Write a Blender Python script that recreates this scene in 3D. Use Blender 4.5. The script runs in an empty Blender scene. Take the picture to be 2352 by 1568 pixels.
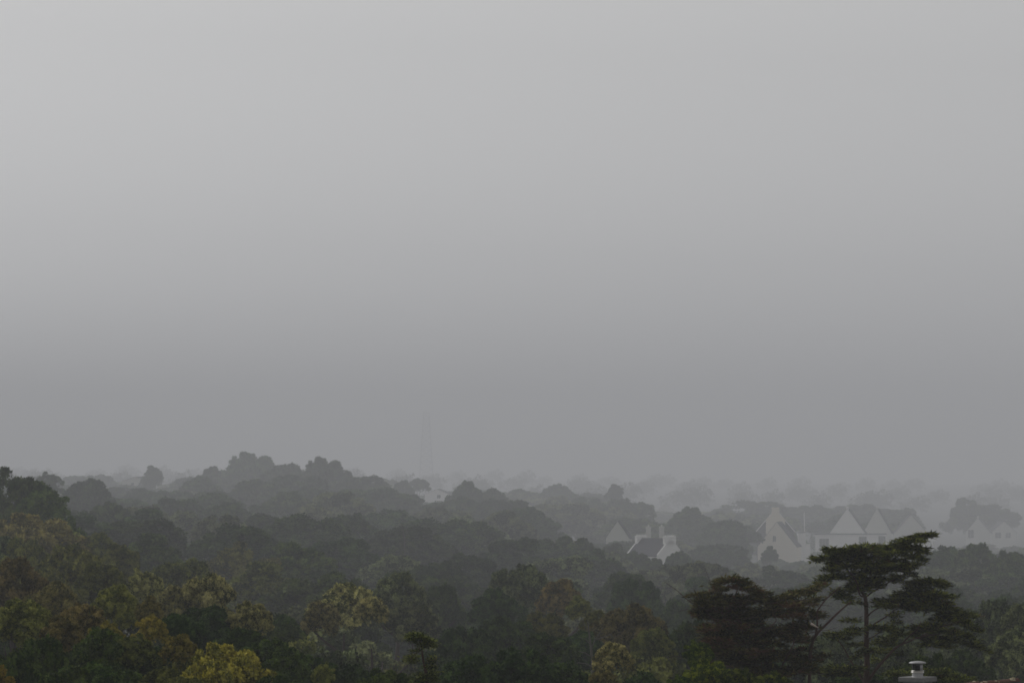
import bpy, math, random
import numpy as np
from mathutils import Vector
C = bpy.context
SC = C.scene
R = math.radians

# ------------------------------------------------------------------ camera
F = 4200.0            # focal length in pixels of the 1024 wide frame
HOR = 455.0           # image row of the horizon
CAMZ = 40.0
PITCH = math.atan((HOR - 341.0) / F)
S = 1024.0 / 2352.0
cam_d = bpy.data.cameras.new('camera')
cam = bpy.data.objects.new('camera', cam_d)
SC.collection.objects.link(cam)
cam.location = (0, 0, CAMZ)
cam.rotation_euler = (math.pi / 2 + PITCH, 0, 0)
cam_d.lens = 36.0 * F / 1024.0
cam_d.sensor_width = 36.0
cam_d.clip_start = 0.5
cam_d.clip_end = 20000
SC.camera = cam

# ------------------------------------------------------------------ sky, sun, exposure
SUN_EL, SUN_AZ = 38.0, -44.0        # degrees; azimuth from the view direction, left is negative
w = bpy.data.worlds.new('World')
SC.world = w
w.use_nodes = True
wn = w.node_tree.nodes
wl = w.node_tree.links
bg = wn['Background']
sky = wn.new('ShaderNodeTexSky')
sky.sky_type = 'NISHITA'
sky.sun_disc = False
sky.sun_elevation = R(SUN_EL)
sky.sun_rotation = R(SUN_AZ)
sky.air_density = 1.0
sky.dust_density = 1.2
sky.ozone_density = 1.0
hs = wn.new('ShaderNodeHueSaturation')
hs.inputs['Saturation'].default_value = 0.0
wl.new(sky.outputs[0], hs.inputs['Color'])
wl.new(hs.outputs[0], bg.inputs['Color'])
bg.inputs['Strength'].default_value = 0.10
sd = bpy.data.lights.new('sun', 'SUN')
sd.energy = 1.4
sd.angle = R(25)
sd.color = (1.0, 0.98, 0.95)
sun = bpy.data.objects.new('sun', sd)
SC.collection.objects.link(sun)
sv = Vector((math.sin(R(SUN_AZ)) * math.cos(R(SUN_EL)), math.cos(R(SUN_AZ)) * math.cos(R(SUN_EL)), math.sin(R(SUN_EL))))
sun.rotation_euler = sv.to_track_quat('Z', 'Y').to_euler()
sun.location = (-200, 300, 300)
SC.view_settings.view_transform = 'Standard'
SC.view_settings.look = 'None'
SC.view_settings.gamma = 1
SC.view_settings.exposure = -0.18
cy = SC.cycles
cy.use_denoising = True
cy.max_bounces = 6
cy.diffuse_bounces = 2
cy.glossy_bounces = 2
cy.transmission_bounces = 4
cy.volume_bounces = 3
cy.transparent_max_bounces = 6
cy.filter_width = 1.7
cy.sample_clamp_indirect = 4.0

# ------------------------------------------------------------------ helpers
def P(u, v, d):
    """picture point (in a 2352 wide copy of the photograph) at depth d -> world"""
    px = (u * S - 512.0) / F
    py = (v * S - 341.0) / F
    t = d / (math.cos(PITCH) + py * math.sin(PITCH))
    return Vector((px * t, d, CAMZ + t * (math.sin(PITCH) - py * math.cos(PITCH))))

def DM(d):
    """layout depth -> metres; the far side of the valley is stretched"""
    return 0.8 * d if d < 150 else 120 + (d - 150) * 2.2

def M(du, d):
    return du * S * d / F       # length in metres of du picture units at depth d

def tag(o, label=None, cat=None, group=None, kind=None):
    if label: o['label'] = label
    if cat: o['category'] = cat
    if group: o['group'] = group
    if kind: o['kind'] = kind
    return o

def link(o, parent=None):
    SC.collection.objects.link(o)
    if parent is not None:
        o.parent = parent
    return o

def empty(name, loc, rz=0.0, scale=None):
    o = bpy.data.objects.new(name, None)
    o.empty_display_size = 0.5
    o.location = loc
    o.rotation_euler = (0, 0, rz)
    if scale: o.scale = scale
    return link(o)

class MB:
    """collects polygons, builds one mesh object"""
    def __init__(s): s.v = []; s.f = []; s.sm = False
    def add(s, vs, fs):
        n = len(s.v); s.v += [tuple(p) for p in vs]; s.f += [tuple(i + n for i in f) for f in fs]
    def box(s, x0, x1, y0, y1, z0, z1):
        s.add([(x0,y0,z0),(x1,y0,z0),(x1,y1,z0),(x0,y1,z0),(x0,y0,z1),(x1,y0,z1),(x1,y1,z1),(x0,y1,z1)],
              [(0,3,2,1),(4,5,6,7),(0,1,5,4),(1,2,6,5),(2,3,7,6),(3,0,4,7)])
    def tube(s, pts, rad, n=7, caps=True):
        pts = [Vector(p) for p in pts]
        if not hasattr(rad, '__len__'): rad = [rad] * len(pts)
        vs = []; fs = []
        for i, p in enumerate(pts):
            a = pts[max(i - 1, 0)]; b = pts[min(i + 1, len(pts) - 1)]
            t = (b - a).normalized()
            e = Vector((0, 1, 0)) if abs(t.y) < 0.9 else Vector((1, 0, 0))
            q1 = t.cross(e).normalized(); q2 = t.cross(q1)
            for k in range(n):
                an = 2 * math.pi * k / n
                vs.append(p + (q1 * math.cos(an) + q2 * math.sin(an)) * rad[i])
        for i in range(len(pts) - 1):
            for k in range(n):
                k2 = (k + 1) % n
                fs.append((i*n+k, i*n+k2, (i+1)*n+k2, (i+1)*n+k))
        if caps:
            fs.append(tuple(range(n))[::-1]); fs.append(tuple((len(pts)-1)*n + k for k in range(n)))
        s.add(vs, fs)
    def lathe(s, prof, n=32, c=(0, 0, 0)):
        vs = []; fs = []
        for (r, z) in prof:
            for k in range(n):
                a = 2 * math.pi * k / n
                vs.append((c[0] + r * math.cos(a), c[1] + r * math.sin(a), c[2] + z))
        m = len(prof)
        for i in range(m - 1):
            for k in range(n):
                k2 = (k + 1) % n
                fs.append((i*n+k, i*n+k2, (i+1)*n+k2, (i+1)*n+k))
        s.add(vs, fs)
    def build(s, name, mat, parent=None, smooth=False):
        me = bpy.data.meshes.new(name)
        me.from_pydata(s.v, [], s.f)
        me.update()
        me.materials.append(mat)
        if smooth:
            me.polygons.foreach_set('use_smooth', [True] * len(me.polygons))
        o = bpy.data.objects.new(name, me)
        return link(o, parent)

def quads_mesh(name, V, tone=None, tone2=None):
    """V: (n,4,3) numpy array of quads"""
    n = V.shape[0]
    me = bpy.data.meshes.new(name)
    me.vertices.add(n * 4)
    me.vertices.foreach_set('co', V.reshape(-1).astype(np.float32))
    me.loops.add(n * 4)
    me.loops.foreach_set('vertex_index', np.arange(n * 4, dtype=np.int32))
    me.polygons.add(n)
    me.polygons.foreach_set('loop_start', np.arange(0, n * 4, 4, dtype=np.int32))
    try: me.polygons.foreach_set('loop_total', np.full(n, 4, dtype=np.int32))
    except Exception: pass
    if tone is not None:
        a = me.attributes.new('tone', 'FLOAT', 'FACE')
        a.data.foreach_set('value', tone.astype(np.float32))
    if tone2 is not None:
        a = me.attributes.new('patch', 'FLOAT', 'FACE')
        a.data.foreach_set('value', tone2.astype(np.float32))
    me.update(calc_edges=True)
    me.validate()
    return me

def unit(a):
    return a / (np.linalg.norm(a, axis=-1, keepdims=True) + 1e-9)

def kites(pos, axis, nrm, L, W):
    """pointed leaf quads: pos (n,3) base, axis direction of growth, nrm approximate normal"""
    axis = unit(axis)
    side = unit(np.cross(axis, nrm))
    up = np.cross(side, axis)
    L = L[:, None]; W = W[:, None]
    V = np.empty((len(pos), 4, 3))
    V[:, 0] = pos
    V[:, 1] = pos + axis * L * 0.45 + side * W * 0.5 + up * W * 0.12
    V[:, 2] = pos + axis * L
    V[:, 3] = pos + axis * L * 0.45 - side * W * 0.5 + up * W * 0.12
    return V

# ------------------------------------------------------------------ materials
def new_mat(name):
    m = bpy.data.materials.new(name); m.use_nodes = True
    nt = m.node_tree
    return m, nt.nodes, nt.links, nt.nodes['Principled BSDF']

def plain(name, col, rough=0.8, metal=0.0, var=0.25, scale=1.5, spec=0.3, bump=0.0):
    m, n, l, b = new_mat(name)
    tc = n.new('ShaderNodeTexCoord')
    nz = n.new('ShaderNodeTexNoise'); nz.inputs['Scale'].default_value = scale
    nz.inputs['Detail'].default_value = 6; nz.inputs['Roughness'].default_value = 0.65
    l.new(tc.outputs['Object'], nz.inputs['Vector'])
    mx = n.new('ShaderNodeMix'); mx.data_type = 'RGBA'
    mx.inputs[6].default_value = (*[c * (1 - var) for c in col], 1)
    mx.inputs[7].default_value = (*[min(1, c * (1 + var)) for c in col], 1)
    l.new(nz.outputs[0], mx.inputs[0])
    l.new(mx.outputs[2], b.inputs['Base Color'])
    b.inputs['Roughness'].default_value = rough
    b.inputs['Metallic'].default_value = metal
    b.inputs['Specular IOR Level'].default_value = spec
    if bump:
        bp = n.new('ShaderNodeBump'); bp.inputs['Strength'].default_value = bump
        l.new(nz.outputs[0], bp.inputs['Height']); l.new(bp.outputs[0], b.inputs['Normal'])
    return m

def leaf_mat(name, base, tip, lo=0.45, hi=0.8, var=0.3, dead=None, dead_at=0.8, trans=0.06):
    m, n, l, b = new_mat(name)
    at = n.new('ShaderNodeAttribute'); at.attribute_name = 'tone'
    mr = n.new('ShaderNodeMapRange'); mr.inputs[1].default_value = lo; mr.inputs[2].default_value = hi
    mr.interpolation_type = 'SMOOTHSTEP'
    l.new(at.outputs['Fac'], mr.inputs[0])
    mx = n.new('ShaderNodeMix'); mx.data_type = 'RGBA'
    mx.inputs[6].default_value = (*base, 1); mx.inputs[7].default_value = (*tip, 1)
    l.new(mr.outputs[0], mx.inputs[0])
    out = mx.outputs[2]
    if dead:
        a2 = n.new('ShaderNodeAttribute'); a2.attribute_name = 'patch'
        m2 = n.new('ShaderNodeMapRange'); m2.inputs[1].default_value = dead_at; m2.inputs[2].default_value = dead_at + 0.08
        l.new(a2.outputs['Fac'], m2.inputs[0])
        x2 = n.new('ShaderNodeMix'); x2.data_type = 'RGBA'
        x2.inputs[7].default_value = (*dead, 1)
        l.new(out, x2.inputs[6]); l.new(m2.outputs[0], x2.inputs[0])
        out = x2.outputs[2]
    oi = n.new('ShaderNodeObjectInfo')
    mv = n.new('ShaderNodeMapRange'); mv.inputs[3].default_value = 1 - var; mv.inputs[4].default_value = 1 + var
    l.new(oi.outputs['Random'], mv.inputs[0])
    mh = n.new('ShaderNodeMapRange'); mh.inputs[3].default_value = 0.485; mh.inputs[4].default_value = 0.515
    ml = n.new('ShaderNodeMath'); ml.operation = 'FRACT'
    mm = n.new('ShaderNodeMath'); mm.operation = 'MULTIPLY'; mm.inputs[1].default_value = 7.31
    l.new(oi.outputs['Random'], mm.inputs[0]); l.new(mm.outputs[0], ml.inputs[0]); l.new(ml.outputs[0], mh.inputs[0])
    hv = n.new('ShaderNodeHueSaturation')
    l.new(out, hv.inputs['Color']); l.new(mv.outputs[0], hv.inputs['Value']); l.new(mh.outputs[0], hv.inputs['Hue'])
    l.new(hv.outputs[0], b.inputs['Base Color'])
    b.inputs['Roughness'].default_value = 0.65
    b.inputs['Specular IOR Level'].default_value = 0.04
    if trans:
        tr = n.new('ShaderNodeBsdfTranslucent'); l.new(hv.outputs[0], tr.inputs['Color'])
        ms = n.new('ShaderNodeMixShader'); ms.inputs[0].default_value = trans
        l.new(b.outputs[0], ms.inputs[1]); l.new(tr.outputs[0], ms.inputs[2])
        l.new(ms.outputs[0], n['Material Output'].inputs['Surface'])
    return m

LM = {
    'yellow': leaf_mat('leaves_yellow', (0.100, 0.110, 0.018), (0.48, 0.42, 0.070), 0.22, 0.75),
    'gold':   leaf_mat('leaves_gold',   (0.19, 0.16, 0.020), (0.52, 0.42, 0.05), 0.22, 0.7),
    'pale':   leaf_mat('leaves_pale',   (0.058, 0.074, 0.020), (0.58, 0.54, 0.21), 0.28, 0.74),
    'olive':  leaf_mat('leaves_olive',  (0.050, 0.070, 0.015), (0.28, 0.295, 0.065), 0.20, 0.78),
    'brown':  leaf_mat('leaves_brown',  (0.066, 0.066, 0.017), (0.34, 0.275, 0.085), 0.24, 0.80),
    'green':  leaf_mat('leaves_green',  (0.026, 0.058, 0.009), (0.135, 0.195, 0.034), 0.26, 0.84),
    'fresh':  leaf_mat('leaves_fresh',  (0.034, 0.068, 0.008), (0.27, 0.33, 0.035), 0.38, 0.85),
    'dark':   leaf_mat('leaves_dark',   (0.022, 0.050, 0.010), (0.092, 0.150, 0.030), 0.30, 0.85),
    'grey':   leaf_mat('leaves_grey',   (0.046, 0.066, 0.026), (0.26, 0.30, 0.125), 0.28, 0.80),
    'cypress': leaf_mat('cypress_foliage', (0.026, 0.042, 0.008), (0.240, 0.260, 0.045), 0.25, 0.95, 0.1, dead=(0.12, 0.075, 0.03), dead_at=0.5, trans=0.1),
    'rusty':  leaf_mat('cypress_rusty_foliage', (0.036, 0.042, 0.011), (0.200, 0.180, 0.046), 0.25, 0.95, 0.1, dead=(0.15, 0.088, 0.045), dead_at=0.5, trans=0.1),
}
BARK = plain('bark', (0.055, 0.042, 0.032), 0.9, var=0.4, scale=6, bump=0.4)
BARK_RED = plain('bark_reddish', (0.075, 0.045, 0.032), 0.9, var=0.4, scale=6, bump=0.4)
BARK_PALE = plain('bark_pale', (0.13, 0.125, 0.105), 0.9, var=0.3, scale=8)
WHITE = plain('white_render', (0.88, 0.875, 0.86), 0.9, var=0.08, scale=0.6)
CREAM = plain('cream_render', (0.78, 0.72, 0.60), 0.9, var=0.08, scale=0.6)
GREYW = plain('grey_render', (0.60, 0.60, 0.56), 0.9, var=0.1, scale=0.6)
SLATE = plain('slate', (0.065, 0.065, 0.075), 0.95, var=0.25, scale=3, spec=0.05)
GLASS = plain('window_glass', (0.03, 0.035, 0.04), 0.15, var=0.1, spec=0.5)
FRAME = plain('window_frame', (0.42, 0.42, 0.42), 0.6, var=0.1)
CONC = plain('weathered_concrete', (0.19, 0.19, 0.185), 0.9, var=0.5, scale=9, bump=0.2)
METAL = plain('stainless_steel', (0.62, 0.60, 0.56), 0.28, metal=1.0, var=0.08, scale=14)
METALW = plain('dull_galvanised_steel', (0.38, 0.38, 0.385), 0.55, metal=0.4, var=0.3, scale=11)
DARKM = plain('dark_mesh', (0.03, 0.03, 0.028), 0.6, metal=0.4)
STEEL = plain('mast_steel', (0.16, 0.16, 0.17), 0.6, metal=0.3)
TERRA = plain('lichened_ridge_tile', (0.12, 0.055, 0.034), 0.9, var=0.6, scale=9, bump=0.3)
LICHEN = plain('pale_lichen', (0.42, 0.36, 0.24), 0.95, var=0.5, scale=14, bump=0.3)

# ------------------------------------------------------------------ terrain
GD = [118, 150, 190, 240, 300, 380, 480, 600, 750, 900, 1100, 1260]
GU = [0, 300, 700, 1100, 1500, 2000, 2352]
GV = [
 [1440,1330,1250,1190,1165,1150,1140,1125,1112,1105,1100,1095],
 [1500,1420,1340,1270,1210,1180,1150,1130,1115,1105,1100,1098],
 [1640,1560,1450,1350,1250,1190,1165,1130,1095,1080,1085,1095],
 [1650,1600,1520,1430,1330,1230,1180,1155,1135,1125,1120,1118],
 [1650,1560,1470,1400,1330,1290,1255,1215,1185,1165,1145,1138],
 [1650,1600,1520,1450,1380,1330,1310,1290,1270,1225,1165,1158],
 [1600,1520,1440,1380,1320,1290,1270,1260,1250,1230,1168,1158]]
GD = [DM(q) for q in GD]
def TH(d): return min(5.0 + 0.0105 * d, 24.0)
GZ = np.array([[P(GU[i], GV[i][j], GD[j]).z - TH(GD[j]) for j in range(len(GD))] for i in range(len(GU))])
def ground(x, y):
    d = min(max(y, GD[0]), GD[-1])
    u = 1176 + (x / max(y, 60.0)) * F / S
    u = min(max(u, GU[0]), GU[-1])
    i = max(k for k in range(len(GU) - 1) if GU[k] <= u)
    j = max(k for k in range(len(GD) - 1) if GD[k] <= d)
    a = (u - GU[i]) / (GU[i+1] - GU[i]); b = (d - GD[j]) / (GD[j+1] - GD[j])
    a = a * a * (3 - 2 * a)
    z = (GZ[i][j] * (1-a) + GZ[i+1][j] * a) * (1-b) + (GZ[i][j+1] * (1-a) + GZ[i+1][j+1] * a) * b
    return float(z)

mb = MB()
ys = [-60, -20, 20, 60, 80, 100] + list(range(120, 2200, 30)) + [2250, 2400, 2700, 3200, 4000, 5000, 6300, 7800]
nx = 61
for y in ys:
    hw = 60 + abs(y) * 0.26
    if y > 2200: hw = 60 + y * 0.45
    for k in range(nx):
        x = -hw + 2 * hw * k / (nx - 1)
        mb.v.append((x, y, ground(x, y)))
for j in range(len(ys) - 1):
    for k in range(nx - 1):
        a = j * nx + k
        mb.f.append((a, a + 1, a + nx + 1, a + nx))
GRASS = plain('undergrowth', (0.022, 0.028, 0.013), 0.95, var=0.5, scale=0.35)
g = mb.build('ground', GRASS, smooth=True)
tag(g, 'dark wooded ground falling away below the trees', kind='structure')

# ------------------------------------------------------------------ broadleaf prototypes
def crown_data(seed, ncl=84, nt=17, nl=22, leaf=0.066, ts=0.038, cr=(0.11, 0.17), rough=1.0, cone=0.0, nlobe=11, lsc=1.0):
    rng = np.random.default_rng(seed)
    # big lobes over an uneven dome, leafy clumps over each lobe
    n = nlobe
    k = np.arange(n) + 0.35
    zz = 1 - 1.35 * k / n
    ph = k * 2.39996 + rng.normal(0, 0.3, n)
    rr = np.sqrt(np.clip(1 - zz ** 2, 0, 1))
    d = np.stack([rr * np.cos(ph), rr * np.sin(ph), zz], 1)
    lr = rng.uniform(0.27, 0.42, n) * lsc
    lc = d * (1.0 - lr - 0.04 + rng.normal(0, 0.06 * rough, n))[:, None]
    if cone: lc[:, :2] *= (1 - cone * (lc[:, 2] + 0.6))[:, None]
    m = max(ncl // n, 5)
    li = np.repeat(np.arange(n), m)
    cd = unit(rng.normal(size=(n * m, 3)) + unit(lc + np.array([0, 0, 0.35]))[li] * 0.9)
    r = rng.uniform(cr[0], cr[1], n * m) * (lr[li] / 0.34)
    c = lc[li] + cd * (lr[li] - r * 0.45)[:, None] * np.array([1, 1, 0.85])
    # inner clumps close the crown
    ni = 16
    ci = unit(rng.normal(size=(ni, 3))) * rng.uniform(0.1, 0.38, (ni, 1))
    c = np.concatenate([c, lc * 0.85, ci]); r = np.concatenate([r, lr * 0.8, rng.uniform(0.26, 0.36, ni)])
    ct = rng.uniform(0, 1, len(c))
    cdir = unit(c + np.array([0, 0, 0.25]))
    # tufts
    T = len(c) * nt
    ci_ = np.repeat(np.arange(len(c)), nt)
    td = unit(rng.normal(size=(T, 3)) + cdir[ci_] * 0.9 + np.array([0, 0, 0.25]))
    tp = c[ci_] + td * (r[ci_] * rng.uniform(0.82, 1.10, T))[:, None] * np.array([1, 1, 0.82])
    tt = rng.uniform(0, 1, T)
    # leaves
    N = T * nl
    ti = np.repeat(np.arange(T), nl)
    tr_ = ts * rng.uniform(0.6, 1.35, T)
    od = unit(rng.normal(size=(N, 3)) + td[ti] * 0.5)
    off = od * (tr_[ti] * rng.uniform(0.6, 1.15, N))[:, None]
    pos = tp[ti] + off
    ax = unit(od * 0.5 + rng.normal(0, 0.6, (N, 3)))
    nr = unit(od * 0.6 + td[ti] * 1.0 + rng.normal(0, 0.22, (N, 3)))
    L = leaf * rng.uniform(0.6, 1.25, N)
    V = kites(pos, ax, nr, L, L * 0.62)
    tone = 0.38 * ct[ci_][ti] + 0.42 * tt[ti] + 0.20 * rng.uniform(0, 1, N)
    return V, tone

PROTO = []
for sd_, kw in [(11, dict()), (12, dict(rough=1.6, nlobe=13, lsc=0.92)), (13, dict(nlobe=8, lsc=1.15)), (14, dict(nlobe=17, lsc=0.8, ncl=102)),
                (15, dict(cone=0.35, nlobe=12))]:
    V, t = crown_data(sd_, **kw)
    PROTO.append(quads_mesh('broadleaf_crown', V, t))
# small-leaved, tufty crown whose sprays stand clear of one another
V, t = crown_data(21, ncl=110, nt=12, nl=20, cr=(0.07, 0.12), rough=2.2, leaf=0.06, ts=0.045, nlobe=18, lsc=0.72)
PROTO.append(quads_mesh('tufted_crown', V, t))
for sd_, kw in [(41, dict(rough=3.0, nlobe=10)), (42, dict(rough=2.4, cone=0.25, nlobe=14, lsc=0.85, cr=(0.09, 0.15), ts=0.045))]:
    V, t = crown_data(sd_, **kw)
    PROTO.append(quads_mesh('ragged_crown', V, t))
V, t = crown_data(31, ncl=44, nt=12, nl=8, leaf=0.12)
LOWV, LOWT = V, t

def trunk_mesh(seed):
    rng = random.Random(seed)
    b = MB()
    pts = [(0, 0, -0.06)]; x = y = 0
    for i in range(1, 8):
        x += rng.uniform(-0.012, 0.012); y += rng.uniform(-0.012, 0.012)
        pts.append((x, y, i / 8.0))
    b.tube(pts, [0.036, 0.030, 0.026, 0.023, 0.019, 0.015, 0.010, 0.004], 8)
    for k in range(8):
        z = rng.uniform(0.38, 0.78); i = int(z * 8)
        p = Vector(pts[i]); a = k * 0.8 + rng.uniform(-0.3, 0.3)
        q = p + Vector((math.cos(a) * 0.10, math.sin(a) * 0.10, 0.07)); e = q + Vector((math.cos(a + .3) * 0.11, math.sin(a + .3) * 0.11, 0.10))
        b.tube([p, q, e], [0.012, 0.008, 0.002], 6)
    me = bpy.data.meshes.new('broadleaf_trunk')
    me.from_pydata(b.v, [], b.f); me.update(); me.materials.append(BARK)
    return me
TRUNK = [trunk_mesh(s_) for s_ in (1, 2, 3)]
MT = {}
def tree(top, width, kind, label, group=None, seed=0, cat='tree', ch=None, proto=None, name='broadleaf_tree', d=None, low=None):
    """top: world point of the crown's top; width: crown width in metres"""
    rng = random.Random(seed * 7919 + 13)
    gz = ground(top.x, top.y)
    h = max(top.z - gz, 2.0)
    hh = ch if ch else min(width * rng.uniform(0.95, 1.25), h * 0.92)
    if not ch and width > 0.45 * h: hh = max(hh, 0.72 * h)
    root = empty(name, (top.x, top.y, gz), rng.uniform(0, 6.28))
    tag(root, label, cat, group)
    pi = proto if proto is not None else rng.randrange(5)
    # one mesh copy per (prototype, kind) so that each carries its own material
    key = (pi, kind)
    if key not in MT:
        me = PROTO[pi].copy(); me.name = 'crown'; me.materials.clear(); me.materials.append(LM[kind]); MT[key] = me
    c = bpy.data.objects.new('crown', MT[key]); link(c, root)
    c.location = (0, 0, h - hh / 2 * 0.98)
    c.scale = (width / 2 * rng.uniform(0.94, 1.08), width / 2 * rng.uniform(0.94, 1.08), hh / 2)
    t = bpy.data.objects.new('trunk', TRUNK[rng.randrange(3)]); link(t, root)
    t.scale = (h * 0.86,) * 3
    return root

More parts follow.
